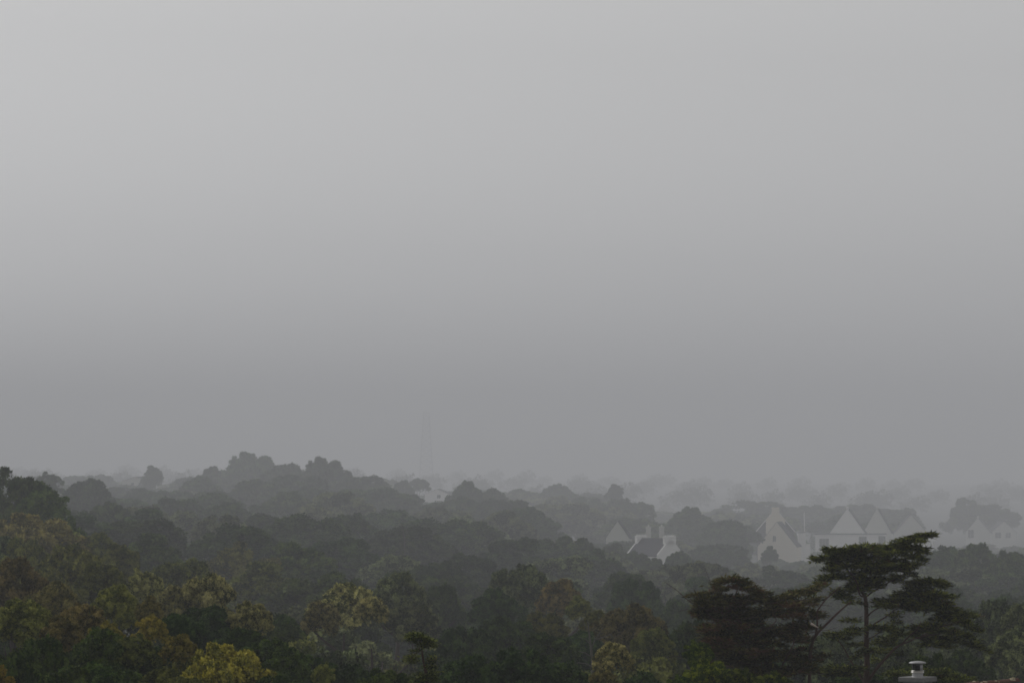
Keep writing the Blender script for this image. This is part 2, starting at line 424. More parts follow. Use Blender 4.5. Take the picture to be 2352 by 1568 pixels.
# explicit trees: u, v of the top, distance, width (picture units), kind, proto, label
TREES = [
 (515,1476,122,240,'yellow',3,'bright yellow-green rounded tree at the lower left, the most golden large crown'),
 (-25,1518,118,120,'gold',3,'golden yellow crown cut off by the bottom left corner of the photo'),
 (235,1440,130,170,'green',0,'dark green crown right half of the deep green pair at the bottom left'),
 (90,1452,128,230,'green',1,'broad deep green crown at the bottom left above the golden corner tree'),
 (205,1520,122,190,'green',3,'deep green crown low at the bottom edge left of the olive dome'),
 (372,1530,121,120,'olive',0,'small olive dome-shaped crown left of the bright yellow-green tree at the bottom edge'),
 (70,1178,240,260,'brown',3,'wide brownish flat-topped crown on the left edge below the tufted dark green tree'),
 (55,1228,215,130,'olive',1,'small olive crown at the left edge below the brownish flat-topped one'),
 (150,1246,200,190,'olive',2,'big domed olive crown on the left slope with a dark hollow under it'),
 (235,1290,190,130,'olive',0,'olive crown stepping down right of the big domed one on the left slope'),
 (30,1281,175,210,'brown',0,'yellow-brown crown at the left edge above the deep green pair'),
 (120,1330,168,120,'brown',2,'yellow-brown crown spilling right of the left-edge crown'),
 (45,1370,150,150,'olive',1,'dull olive crown at the left edge over the deep green crowns'),
 (185,1384,150,110,'brown',3,'orange-brown crown above the deep green pair at lower left'),
 (140,1410,142,100,'brown',1,'rusty brown low crown left of the orange-brown one'),
 (265,1342,158,125,'olive',0,'rounded dark olive crown between the orange-brown and the small conical tree'),
 (344,1370,155,80,'brown',4,'small conical brown-olive tree above the yellow tufted one'),
 (325,1305,180,95,'pale',5,'greyish green crown with pale tips on the left slope'),
 (400,1342,172,100,'pale',0,'low crown with pale tips linking the two palest crowns at left'),
 (480,1312,172,125,'pale',2,'crown with pale cream tips, upper one of the two palest at left'),
 (572,1378,160,105,'pale',3,'crown with pale cream tips, lower right one of the two palest at left'),
 (348,1410,138,75,'yellow',5,'small yellow tufted tree under the conical brown-olive one'),
 (248,1425,136,90,'yellow',5,'small yellow-tufted crown behind the deep green crown at lower left'),
 (310,1455,130,110,'olive',5,'olive crown with sparse yellow tufts behind the small olive dome'),
 (412,1455,132,95,'yellow',0,'yellow-olive crown touching the bright yellow-green tree on its upper left'),
 (30,1080,270,210,'green',5,'tall dark green tree with loose tufts against the fog on the left edge'),
 (100,1120,265,120,'green',5,'shoulder crown with loose tufts right of the tall tree on the left edge'),
 (150,1190,250,140,'green',5,'dark green crown below the loose-tufted trees at left'),
 (225,1222,240,120,'olive',0,'olive-green crown right of the brownish flat-topped one'),
 (275,1245,225,100,'olive',1,'small olive crown at the right end of the left slope'),
 (790,1334,185,140,'pale',2,'pale-tipped crown standing out of the dark wood left of centre'),
 (855,1368,180,80,'pale',3,'small pale-tipped shoulder crown right of the one left of centre'),
 (740,1378,178,90,'pale',0,'lower left crown beneath the pale-tipped one left of centre'),
 (915,1313,210,165,'grey',0,'dull grey-green dome right of the pale-tipped crown left of centre'),
 (950,1375,200,130,'grey',1,'grey-green crown below the dull dome left of centre'),
 (1205,1292,225,150,'grey',2,'grey-green crown, highest of the middle clump'),
 (1140,1350,210,140,'dark',0,'dark crown low on the left of the middle clump'),
 (1285,1328,215,110,'brown',0,'brownish crown on the right shoulder of the middle clump'),
 (1250,1400,190,120,'olive',1,'olive crown under the brownish shoulder of the middle clump'),
 (1445,1380,180,165,'brown',2,'broad brown-olive dome left of the two conifers'),
 (1370,1400,182,80,'olive',0,'small olive crown joined to the left of the brown-olive dome'),
 (1500,1440,172,100,'olive',3,'low olive crown on the right flank of the brown-olive dome'),
 (1408,1472,150,95,'pale',0,'yellowish tufted crown beside the pale bare trunk'),
 (1390,1530,148,80,'brown',5,'low rusty tufted crown right of the pale bare trunk'),
 (1330,1368,200,70,'olive',4,'narrow brown-olive crown in the dip above the pale bare trunk'),
 (1465,1322,250,150,'dark',1,'dark rounded crown behind the brown-olive dome'),
 (1560,1375,235,130,'dark',0,'dark crown right behind the left-hand conifer'),
 (2280,1372,185,200,'grey',2,'large pale grey-green dome at the right edge beside the spreading cypress'),
 (2215,1395,190,110,'grey',3,'left shoulder of the pale grey-green crowns at the right edge'),
 (2345,1385,178,120,'grey',0,'pale crown cut by the right edge'),
 (2330,1440,170,140,'grey',1,'dull green crown under the pale dome at the right edge'),
 (2215,1490,165,130,'dark',0,'dark low crown behind the chimney on the right'),
 (335,1490,135,120,'dark',1,'dark thicket crown under the yellow tufted crowns near the small olive dome'),
 (445,1490,140,120,'olive',3,'dim olive crown wedged behind the upper left of the bright yellow-green tree'),
 (150,1530,120,200,'green',0,'deep green crown lowest at the bottom edge near the left corner'),
 (285,1535,124,130,'green',2,'deep green crown at the bottom edge touching the small olive dome on its left'),
 (430,1548,118,110,'olive',1,'low olive crown at the bottom edge right of the small olive dome'),
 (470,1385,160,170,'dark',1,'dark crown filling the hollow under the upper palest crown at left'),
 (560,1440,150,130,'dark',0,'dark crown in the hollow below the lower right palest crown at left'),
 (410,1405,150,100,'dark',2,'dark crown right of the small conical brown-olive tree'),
 (655,1425,175,150,'green',1,'dull green crown right of the palest crowns at left'),
 (690,1500,150,170,'green',3,'dull green thicket right of the bright yellow-green tree'),
 (800,1520,150,170,'dark',2,'dark thicket at the bottom between the bright yellow-green tree and the thin young conifer'),
 (745,1520,138,60,'olive',5,'small olive sapling crown right of the bright yellow-green tree'),
 (975,1535,128,90,'grey',5,'pale green sprig-like crown at the foot of the thin young conifer'),
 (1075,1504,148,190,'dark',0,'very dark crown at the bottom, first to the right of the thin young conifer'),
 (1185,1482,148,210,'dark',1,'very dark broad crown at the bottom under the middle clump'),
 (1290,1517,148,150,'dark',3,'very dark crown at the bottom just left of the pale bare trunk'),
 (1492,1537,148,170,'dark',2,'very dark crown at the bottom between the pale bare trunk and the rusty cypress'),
 (880,1535,124,170,'green',3,'dark green crown at the bottom left of the thin young conifer'),
 (640,1545,121,120,'green',1,'dark green crown at the bottom edge touching the right of the bright yellow-green tree'),
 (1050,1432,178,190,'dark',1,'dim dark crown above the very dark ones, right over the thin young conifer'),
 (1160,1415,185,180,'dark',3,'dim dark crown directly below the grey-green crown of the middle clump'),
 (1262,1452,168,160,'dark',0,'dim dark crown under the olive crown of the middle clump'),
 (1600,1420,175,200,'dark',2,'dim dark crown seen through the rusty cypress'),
 (1900,1450,170,200,'grey',1,'dull grey-green crown seen between the two cypress trunks'),
 (2050,1440,165,190,'grey',0,'dull grey-green crown seen behind the bare trunk of the spreading cypress'),
 (2130,1500,150,200,'dark',3,'dark crown right behind the steel chimney cowl'),
 (1960,1520,150,180,'dark',1,'dark crown behind the foot of the spreading cypress'),
 (1010,1335,235,170,'dark',1,'dim dark crown up the slope between the dull grey-green dome and the middle clump'),
 (1348,1445,176,130,'dark',2,'dim dark crown standing directly behind the pale bare trunk'),
 (1005,1288,310,190,'dark',3,'dim dark crown in mid slope straight down from the small pale house near the mast'),
 (1318,1226,430,120,'dark',1,'dim dark crown well to the left of the pointed gable, below the skyline'),
 # misty trees farther off
 (110,1084,560,70,'dark',5,'misty small crown just right of the tall tree on the left edge'),
 (200,1098,520,120,'dark',0,'misty rounded crown over the left slope'),
 (250,1152,400,110,'dark',3,'dim dark crown in the hollow behind the left slope'),
 (352,1070,950,60,'dark',4,'ghostly upright crown poking above the left skyline next to the pale walls'),
 (318,1118,700,110,'dark',2,'ghostly crown in front of the pale walls at left'),
 (488,1068,880,48,'dark',1,'ghostly small round crown just left of the big hill crown'),
 (455,1092,760,130,'dark',0,'foggy crown sloping up to the hill crowns'),
 (575,1038,900,150,'dark',3,'highest foggy crown on the hilltop, tallest of the skyline'),
 (655,1060,820,135,'dark',1,'foggy crown between the two hilltop crowns'),
 (742,1049,790,125,'dark',3,'foggy flat-topped crown with a steep right side on the hilltop'),
 (690,1085,720,190,'dark',1,'broad foggy crown under the hilltop crowns'),
 (600,1100,700,170,'dark',0,'broad foggy crown below the tallest skyline crown'),
 (812,1098,760,120,'dark',2,'foggy crown stepping down right of the hilltop'),
 (870,1112,760,110,'dark',3,'foggy low crown midway between hilltop and mast'),
 (925,1102,900,62,'dark',0,'foggy rounded crown, left one of the pair before the mast'),
 (962,1096,980,44,'dark',2,'foggy slim crown, right one of the pair before the mast'),
 (930,1128,700,130,'dark',1,'foggy broad crown below the pair before the mast'),
 (1070,1103,740,95,'dark',0,'foggy crown right of the mast, higher one'),
 (1122,1118,760,110,'dark',2,'foggy crown right of the mast, lower one'),
 (1060,1140,660,110,'dark',3,'foggy low crown right of the small pale walls near the mast'),
 (1200,1122,1050,105,'dark',0,'faint crown in the fog right of centre, wide one'),
 (1282,1110,1050,85,'dark',3,'faint crown in the fog right of centre, tallest one'),
 (1350,1138,900,110,'dark',1,'faint crown in the fog left of the small spire-shaped tree'),
 (1414,1112,1000,50,'dark',4,'faint narrow spire-shaped tree above the misty skyline right of centre'),
 (1425,1142,880,150,'dark',2,'faint wide crown in the fog behind the pointed gable'),
 (1580,1163,760,140,'dark',0,'misty crown behind the white cottage on its right'),
 (1655,1190,700,130,'dark',1,'misty crown between the white cottage and the cream gable house'),
 (1408,1246,500,86,'dark',0,'dark crown hiding the foot of the pointed gable left of the white cottage'),
 (1462,1262,470,74,'dark',2,'dark crown just below the left end of the white cottage roof'),
 (1497,1278,455,60,'dark',1,'dark crown below the middle of the white cottage'),
 (1562,1264,470,70,'dark',3,'dark crown covering the right foot of the white cottage gable'),
 (2220,1142,1190,85,'dark',0,'ghostly tall tree rising behind the far right houses'),
 (2075,1165,1200,90,'dark',0,'ghostly crown behind the third pale gable'),
 (1990,1168,1250,60,'dark',3,'ghostly crown showing behind the twin pale gables'),
 (2170,1250,410,140,'dark',2,'dark hazy crown right of the cypress top'),
 (2240,1248,400,160,'dark',0,'dark hazy crown below the far right houses'),
 (2320,1264,385,130,'dark',3,'dark hazy crown at the right edge below the far houses'),
 (1768,1254,640,44,'dark',4,'pointed dark tree in front of the cream gable wall'),
]
for i, (u, v, d, wd, kind, pr, lab) in enumerate(TREES):
    d = DM(d)
    tree(P(u, v, d), M(wd, d) * 1.05, kind, lab, seed=100 + i, proto=pr)

# sight lines kept open to the houses: u0, u1, depth of the house, lowest picture row trees may reach
OPEN = [(1395,1500,540,1262),(1500,1575,540,1284),(1385,1452,640,1240),(1475,1538,620,1234),(1738,1850,860,1282),(1860,2050,900,1255),(2050,2160,930,1245),(2212,2345,1150,1248),
        (288,338,1000,1113),(980,1032,1100,1150),(1500,1556,1300,1172)]
rnd = random.Random(5)
rows = [118,132,148,168,192,220,252,290,332,380,436,500,575,660,760,880,1010,1120,1230]
nfill = 0
for _k, (_d, _v) in enumerate([(147, 1475), (178, 1405)]):
    for _j in range(7):
        _u = 20 + _j * 100 + rnd.uniform(-25, 25)
        _dd = DM(_d) * rnd.uniform(0.98, 1.03)
        tree(P(_u, _v + rnd.uniform(-10, 22), _dd), M(rnd.uniform(130, 165), _dd), ['green', 'dark', 'olive'][(_j + _k) % 3],
             'one of the shaded low crowns filling gaps between the near left trees', group='shaded low crowns between the near left trees', seed=900 + _j + 10 * _k)
for ri, d0 in enumerate(rows):
    dia = (2.9 + 0.0118 * d0) * DM(d0) / d0 * (1.2 if d0 > 500 else 1.0)
    d0o = d0; d0 = DM(d0)
    step = dia * 0.92
    hw = 0.131 * d0
    n = int(2 * hw / step) + 1
    for k in range(n):
        d = d0 * rnd.uniform(0.955, 1.045)
        x = -hw + (k + rnd.uniform(0.15, 0.85)) * 2 * hw / n
        u = 1176 + x / d * F / S
        wd = dia * rnd.uniform(0.85, 1.3)
        hpx = rnd.uniform(-14, 16) * (1 if d0o < 600 else 0.5)
        gz = ground(x, d)
        top = Vector((x, d, gz + TH(d)))
        v = ((HOR + (CAMZ - top.z) / d * F) / S) + hpx
        half = wd / d * F / S / 2
        for (a, b_, dm, vl) in OPEN:
            if d < DM(dm) + 40 and u + half > a and u - half < b_:
                v = max(v, vl + rnd.uniform(0, 12))
        # keep clear of the near conifers and the chimney
        if d < 150 and u + half > 1500: v = max(v, 1560)
        if v > 1600: continue
        if d0o < 200 and u < 640: continue
        if d0o < 195 and u > 2060: continue
        top = P(u, v, d); top.x = x
        side = 'left of the mast' if u < 980 else ('between the mast and the white cottage' if u < 1500 else 'right of the white cottage')
        d_ = d0o
        if d_ < 200: kind = rnd.choice(['olive', 'green', 'olive', 'brown', 'dark'] if u < 700 else ['dark', 'dark', 'olive', 'grey'] if u < 1500 else ['dark', 'dark', 'olive'])
        elif d_ < 330: kind = rnd.choice(['green', 'dark', 'olive', 'grey'] if u < 1450 else ['dark', 'green', 'dark'])
        else: kind = rnd.choice(['dark', 'dark', 'grey'])
        band = ('one of the near indistinct crowns filling the canopy' if d_ < 200 else
                'one of the dim mid-distance crowns filling the canopy' if d_ < 330 else
                'one of the greyed crowns of the farther wood' if d_ < 640 else 'one of the ghostly crowns dissolving in the fog')
        tree(top, wd, kind, band + ' ' + side, group=band.replace('one of ', '') + ' ' + side, seed=1000 + nfill,
             proto=rnd.choice([0, 1, 2, 3, 4, 5, 6, 6, 7] if d_ < 450 else [0, 1, 2, 3, 6]))
        nfill += 1
print('fill trees', nfill)

# far wood: one mass
def far_wood():
    rng = np.random.default_rng(77)
    Vs = []; ts = []
    for d0 in (3500, 4300, 5300):
        hw = 0.14 * d0
        n = int(2 * hw / (13 + d0 * 0.005))
        for k in range(n):
            x = -hw + (k + rng.uniform(0, 1)) * 2 * hw / n
            y = d0 * rng.uniform(0.96, 1.05)
            gz = ground(x, y); h = rng.uniform(18, 27)
            sc = np.array([rng.uniform(12, 19), rng.uniform(12, 19), h / 2 + 1])
            sub = rng.choice(len(LOWV), 1400, replace=False)
            Vs.append(LOWV[sub] * sc * np.array([1, 1, 1]) + np.array([x, y, gz + h / 2]))
            ts.append(LOWT[sub])
    me = quads_mesh('far_wood', np.concatenate(Vs), np.concatenate(ts))
    me.materials.append(LM['dark'])
    o = link(bpy.data.objects.new('far_wood', me))
    tag(o, 'last band of woodland almost lost in the fog along the horizon', 'wood', kind='stuff')
far_wood()

# ------------------------------------------------------------------ conifers traced as branches and flat foliage pads
def pad_quads(rng, c, rx, ry, rz, tilt, dens, ln=0.24, patch=0.0):
    """feathery flat pad of sprays round centre c; tilt in degrees, rises to the right"""
    area = rx * ry * 3.14
    T = max(int(area * dens), 14)
    a = rng.uniform(0, 2 * np.pi, T)
    rr = np.sqrt(rng.uniform(0.0, 1.0, T))
    e = 1 + 0.16 * np.sin(3 * a + rng.uniform(0, 6)) + 0.10 * np.sin(7 * a + rng.uniform(0, 6))
    x = np.cos(a) * rr * rx * e; y = np.sin(a) * rr * ry * e
    prof = np.sqrt(np.clip(1 - rr ** 2, 0, 1))
    z = rz * (prof * rng.uniform(-0.55, 1.0, T)) - 0.25 * rz * rr ** 3
    out = np.stack([np.cos(a) * rx, np.sin(a) * ry, np.zeros(T)], 1)
    out = unit(out)
    ct, st = math.cos(R(tilt)), math.sin(R(tilt))
    tp = np.stack([x * ct - z * st, y, x * st + z * ct], 1) + np.array(c)
    tt = rng.uniform(0, 1, T)
    nl = 10
    N = T * nl; ti = np.repeat(np.arange(T), nl)
    off = rng.normal(0, 1, (N, 3)) * np.array([0.055, 0.055, 0.022])
    ax = out[ti] * 0.85 + rng.normal(0, 0.42, (N, 3)) * np.array([1, 1, 0.55]) + np.array([0, 0, 0.16]) + np.array([st, 0, 0]) * 0
    L = ln * rng.uniform(0.5, 1.3, N)
    V = kites(tp[ti] + off, ax, rng.normal(0, 0.35, (N, 3)) + np.array([0, 0, 1.0]), L, L * 0.30)
    tone = 0.7 * tt[ti] + 0.3 * rng.uniform(0, 1, N)
    pt = (rng.uniform(0, 1, T) < patch) * 1.0
    return V, tone, pt[ti]

def conifer(name, label, d, conv, pads, branches, base_uv, fol, bark, seed, dens=34, ydepth=0.65, ln=0.24, spread=1.6, cat='tree'):
    """conv(X,Y) -> u,v ; pads (X,Y,w,h,tilt[,dy[,patch]]) ; branches list of (list of (X,Y,dy), r0, r1)"""
    rng = np.random.default_rng(seed)
    KK = 0.8; d *= KK; spread *= KK; ln *= KK; dens /= KK * KK
    bu = P(*conv(*base_uv), d)
    root = empty(name, (bu.x, d, ground(bu.x, d)))
    tag(root, label, cat)
    o3 = np.array(root.location)
    k = M(1, d) * (conv(1, 0)[0] - conv(0, 0)[0])       # metres per trace unit
    Vs = []; ts = []; ps = []
    for p in pads:
        X, Y, W_, H_ = p[:4]; tilt = p[4] if len(p) > 4 else 0
        dy = p[5] if len(p) > 5 and p[5] is not None else rng.uniform(-spread, spread)
        patch = (0.75 if p[6] > .9 else .4) if len(p) > 6 else (rng.uniform(0.0, 0.14) if fol == 'rusty' else 0.02)
        if fol == 'rusty': tilt += rng.uniform(-14, 14); X += rng.uniform(-30, 30); Y += rng.uniform(-26, 26)
        q = P(*conv(X, Y), d + dy)
        V, t, pt = pad_quads(rng, np.array(q) - o3, W_ * k / 2 * 0.95, max(W_ * k / 2 * ydepth, 0.2), H_ * k / 2 * (1.25 if fol == 'rusty' else 0.9), tilt, dens, ln, patch)
        Vs.append(V); ts.append(t); ps.append(pt)
    me = quads_mesh('crown', np.concatenate(Vs), np.concatenate(ts), np.concatenate(ps))
    me.materials.append(LM[fol])
    link(bpy.data.objects.new('crown', me), root)
    first = True
    rest = MB()
    for (pts, r0, r1) in branches:
        w3 = [P(*conv(a, b), d + dy * KK) - Vector(o3) for (a, b, dy) in pts]
        # smooth the polyline a little
        fine = []
        for i in range(len(w3) - 1):
            for q in range(4):
                f_ = q / 4
                pa = w3[max(i-1, 0)]; pb = w3[i]; pc = w3[i+1]; pd = w3[min(i+2, len(w3)-1)]
                fine.append(0.5 * ((2*pb) + (pc-pa)*f_ + (2*pa-5*pb+4*pc-pd)*f_**2 + (3*pb-pa-3*pc+pd)*f_**3))
        fine.append(w3[-1])
        n = len(fine)
        rad = [KK * (r0 + (r1 - r0) * i / (n - 1)) * (1 + 0.08 * math.sin(i * 2.1 + seed)) for i in range(n)]
        if first:
            t = MB(); t.tube(fine, rad, 10); t.build('trunk', bark, root, True); first = False
        else:
            rest.tube(fine, rad, 7)
    if rest.v: rest.build('branches', bark, root, True)
    return root

Z1 = lambda X, Y: (1837.5 + X * 0.18555, 1205.8 + Y * 0.18555)
Z3 = lambda X, Y: (1527.4 + X * 0.17614, 1291.9 + Y * 0.17614)
ZA = lambda X, Y: (890.0 + X * 0.09192, 1424.0 + Y * 0.09192)

CY_PADS = [
 (1560,120,200,26,10,0),(1500,140,330,40,9,0),(1590,138,180,18,4,.4),(1380,170,330,60,9,0.3),(1400,205,280,46,2,-.5),(1270,215,260,80,10),(1200,260,300,80,8),(1470,290,240,46,-7),
 (1540,325,90,30,-25),(1400,320,300,70,0),(1330,270,200,50,5),(1440,415,190,46,-10),(1400,390,220,50),(1420,488,230,30,8),(1360,520,150,40,10),(1330,575,160,50,-12),(1385,622,90,30,-20),
 (850,268,420,50,0),(740,275,260,36,-3),(700,315,520,80),(1080,285,420,70,4),(900,330,620,90),(480,312,330,34,-4),(360,300,120,20,-8),(390,345,190,30,0),(270,408,220,22,2,-.3),(200,432,90,18,22,-.3),(330,432,160,24,-3),(420,400,300,46),
 (600,370,480,100),(600,440,440,100),(900,420,520,120),(1160,360,380,110),(1200,450,330,90),(430,480,230,46),(370,560,180,30),(450,530,230,50),(620,520,360,90),
 (930,490,520,60),(1040,530,460,50),(1220,520,260,50),
 (360,625,200,46,12),(430,650,320,80),(620,620,300,110),(290,700,230,50,24),(220,760,240,40,22),(120,812,260,34,10),(20,835,240,40,0),(-60,860,240,50,0),(900,590,400,80),(960,540,250,60),
 (1130,560,220,40),(860,660,420,70),(1100,680,300,40),(800,720,400,90),(700,760,300,80),(560,815,300,60),(500,862,220,50),(760,800,240,50),(960,760,130,30),(1230,640,170,40),
 (1620,690,380,38,-4),(1500,720,420,60,-2),(1790,725,110,40,-30),(1770,765,60,24,-10),(1450,770,320,70),(1500,835,500,70),(1700,855,260,46,-10),(1850,883,180,20,-7),(1600,890,380,80),
 (1330,870,380,90),(1130,940,420,80),(1400,940,520,100),(1780,950,180,24,-3),(1820,975,110,14,0),(1650,990,380,80,-8),(1880,1035,240,26,-10),(1780,1030,260,50,-8),(1250,1010,380,80),(1500,1040,420,70),
 (1040,1000,280,50),(1980,1105,420,40,-3),(2120,1122,180,18,-4),(1850,1100,320,70),(1930,1180,380,66,-8),(2050,1215,230,50,-18),(2130,1270,190,40,-28),(2180,1300,90,24,-25),(1750,1170,280,60),
 (1650,1240,360,60),(1480,1270,300,46,-3),(1600,1300,420,80),(1840,1320,420,80,-4),(2000,1350,260,50,-16),(2110,1400,140,30,-28),(1500,1350,320,60),(1700,1400,460,60),(1880,1440,300,56),(1620,1460,260,36),
 (2080,1460,200,36,-8),(2180,1500,200,34,-16),(2270,1540,140,22,-28),(1800,1500,180,36),(1560,1480,160,26),
 (1160,1120,130,110,0,0.5),(1180,1200,120,100,0,0.5),(1170,1300,110,90,0,0.5),(1220,1340,70,50),
 (980,1265,330,46,0),(1060,1300,200,40),(700,1290,220,34,0),(620,1180,180,50),(1100,1400,230,40),(1010,1455,300,40),(690,1478,200,20,4),(1130,1470,130,26),(920,1560,180,30),(1185,1585,120,22),
 (740,1570,120,34,30),(700,1630,140,36,28),(930,1672,70,16),(1010,1540,150,22),(580,1340,300,40),(420,1350,260,40),(520,1400,200,30),(660,960,200,40),(560,900,200,40),
 (570,1770,480,36,0),(500,1805,420,46),(640,1850,300,40,-4),(450,1850,280,40),(300,1790,240,46),
]
CY_BR = [
 ([(815,2500,0),(820,2150,0),(822,1900,0),(830,1700,0),(822,1500,0),(822,1300,0),(822,1100,0),(815,930,0),(795,860,0),(770,815,0.2),(830,700,.2),(900,560,0),(960,420,0),(1000,330,0)],0.112,0.020),
 ([(830,1950,0),(930,1790,-.3),(1080,1620,-.5),(1200,1500,-.6),(1350,1430,-.6),(1520,1370,-.8),(1800,1330,-.8)],0.062,0.012),
 ([(1250,1470,-.6),(1350,1370,-.7),(1450,1280,-.9),(1500,1180,-.9)],0.026,0.01),
 ([(815,1980,0),(700,1780,.4),(610,1640,.6),(555,1530,.7),(470,1420,.7),(360,1370,.7)],0.036,0.012),
 ([(835,1290,0),(930,1210,.3),(1060,1130,.4),(1200,1030,.6),(1400,960,.8)],0.034,0.01),
 ([(825,1130,0),(900,1060,-.3),(1010,1000,-.4),(1150,930,-.5)],0.028,0.01),
 ([(800,900,0),(900,820,.3),(1100,700,.5),(1300,600,.6),(1400,520,.6)],0.030,0.008),
 ([(790,880,0),(740,850,-.3),(700,700,-.5),(600,560,-.6),(420,440,-.6)],0.030,0.008),
 ([(900,560,0),(1100,380,.2),(1300,240,.3),(1500,150,.1),(1600,110,0)],0.024,0.006),
 ([(825,1400,0),(900,1380,-.4),(1000,1300,-.5),(1080,1200,-.5)],0.02,0.006),
 ([(822,1620,0),(740,1590,-.3),(660,1660,-.5),(560,1740,-.5)],0.016,0.006),
 ([(1500,1370,-.8),(1750,1250,-.9),(2000,1180,-.8)],0.02,0.006),
 ([(1350,950,.8),(1550,860,.7),(1750,800,.6)],0.02,0.006),
]
conifer('spreading_cypress', 'tall dark cypress with a bare trunk and wind-blown flat foliage layers at the right', 135, Z1, CY_PADS, CY_BR, (815, 2500), 'cypress', BARK_RED, 3, dens=135, spread=1.0, ln=0.17)

C2_PADS = [
 (850,205,260,34),(940,240,360,60,-6),(800,260,300,60),(1060,290,280,60,-22),(1150,370,300,50,-24),(1290,385,180,22,-4),(1000,330,300,60,-10,None,.95),(700,310,150,80),(690,370,130,60),(1230,450,340,80),
 (560,415,240,26,2),(440,440,180,20,0),(560,470,300,40),(420,500,160,26,-12),(850,480,440,40,-3),(640,540,380,60),(1050,540,420,70),(1480,475,420,50,8),(1700,425,420,50,10),(1880,390,300,50,8),(1960,330,200,50,20),
 (480,590,220,34),(480,640,200,30),(430,690,90,34,-10,0,.97),(540,700,220,36),(700,650,360,60,0,None,.97),(960,640,380,70),(1280,600,400,80),(1580,570,400,80),(1800,520,300,70),(1650,590,200,50,0,-1,.97),
 (780,740,380,60),(1080,740,400,70),(1400,700,380,70),(1680,720,280,60,0,-1,.96),(620,800,260,50),(860,840,380,60,0,-.8,.85),(1180,850,420,70),(1500,850,380,70),(1780,800,220,60),
 (600,870,280,50,0,-1,.9),(700,940,360,60),(1000,940,420,70),(1320,950,420,60),(1600,940,300,60),(1900,840,240,40),(760,1040,400,60,0,-1,.95),(1080,1040,420,70),(1400,1050,380,70),(1660,1030,200,50),
 (520,1120,240,50,0,-1,.9),(880,1120,380,60,0,-1,.86),(1200,1155,300,60,0,-1.3,.97),(1480,1150,320,60),(1750,1150,200,50),(900,1230,420,70),(1250,1260,420,80),(1560,1260,360,70),(1850,1230,240,70),(1870,1120,120,60),
 (1800,1350,340,80),(1550,1370,340,70),(1250,1380,400,80),(950,1340,360,70),(1700,1450,360,80),(1450,1480,340,70),(1150,1490,360,80),(1900,1430,240,70),(1870,1000,110,60),(2050,1200,160,40),
]
C2_BR = [
 ([(1450,2100,0),(1440,1800,0),(1400,1500,0),(1300,1250,0),(1150,1000,0),(1000,800,0),(850,600,0),(760,500,0),(740,380,0),(840,280,0)],0.08,0.014),
 ([(1870,2100,.4),(1880,1700,.4),(1890,1300,.3),(1900,1120,.2),(1960,950,0),(2080,820,0),(2200,700,0),(2330,580,0),(2430,500,0)],0.07,0.02),
 ([(1960,950,0),(1985,800,-.5),(1985,640,-.6),(2030,560,-.6),(2100,470,-.6),(2200,380,-.6),(2290,300,-.6)],0.034,0.012),
 ([(2000,540,-.6),(1900,520,-.8),(1760,500,-1.1)],0.012,0.005),
 ([(700,800,-.6),(500,600,-.4),(340,510,-.3),(250,440,-.2),(150,350,-.1),(60,290,0),(0,245,0)],0.022,0.003),
 ([(780,520,0),(690,420,0),(620,300,0),(560,170,0),(520,60,0)],0.012,0.003),
 ([(900,1050,0),(700,1000,-.2),(550,955,-.3),(420,880,-.4),(350,810,-.4),(300,780,-.4)],0.013,0.003),
 ([(500,960,0),(360,920,0),(140,868,0)],0.006,0.003),
 ([(620,1300,0),(440,1270,0),(320,1255,0),(180,1212,0),(20,1235,0)],0.014,0.005),
 ([(1200,1050,0),(1350,850,-1.2),(1450,750,-1.3),(1420,640,-1.4),(1550,580,-1.4)],0.02,0.006),
 ([(1000,800,0),(1150,780,-1.2),(1300,790,-1.3),(1420,800,-1.2)],0.014,0.005),
 ([(1430,1500,0),(1600,1200,-1),(1680,1000,-1.2),(1500,900,-1.3)],0.03,0.008),
 ([(1150,1000,0),(960,830,-1.2),(900,760,-1.3),(800,770,-1.3)],0.02,0.006),
]
_r = random.Random(9)
for _i in range(60):
    _y = _r.uniform(470, 1500); _x0 = 480 if _y > 560 else 640; _x1 = 1950 if _y < 900 else 1800
    C2_PADS.append((_r.uniform(_x0, _x1), _y, _r.uniform(220, 420), _r.uniform(50, 110), _r.uniform(-22, 22), _r.uniform(-0.4, 1.8)))
for _i in range(34):
    X0 = _r.uniform(420, 1900); Y0 = _r.uniform(470, 1350); L0 = _r.uniform(140, 420); a0 = _r.choice([-1, 1]) * _r.uniform(0.05, 0.7); sg = _r.choice([-1, 1])
    C2_BR.append(([(X0, Y0, -.7), (X0 + sg*L0*.35, Y0 + a0*L0*.2, -1.0), (X0 + sg*L0*.7, Y0 + a0*L0*.28, -1.2), (X0 + sg*L0, Y0 + a0*L0*.5, -1.3)], 0.011, 0.004))
conifer('rusty_cypress', 'broad low cypress with rust-brown dead patches and bare twigs left of the spreading one', 128, Z3, C2_PADS, C2_BR, (1450, 2100), 'rusty', BARK_RED, 4, dens=135, spread=1.0, ln=0.17)

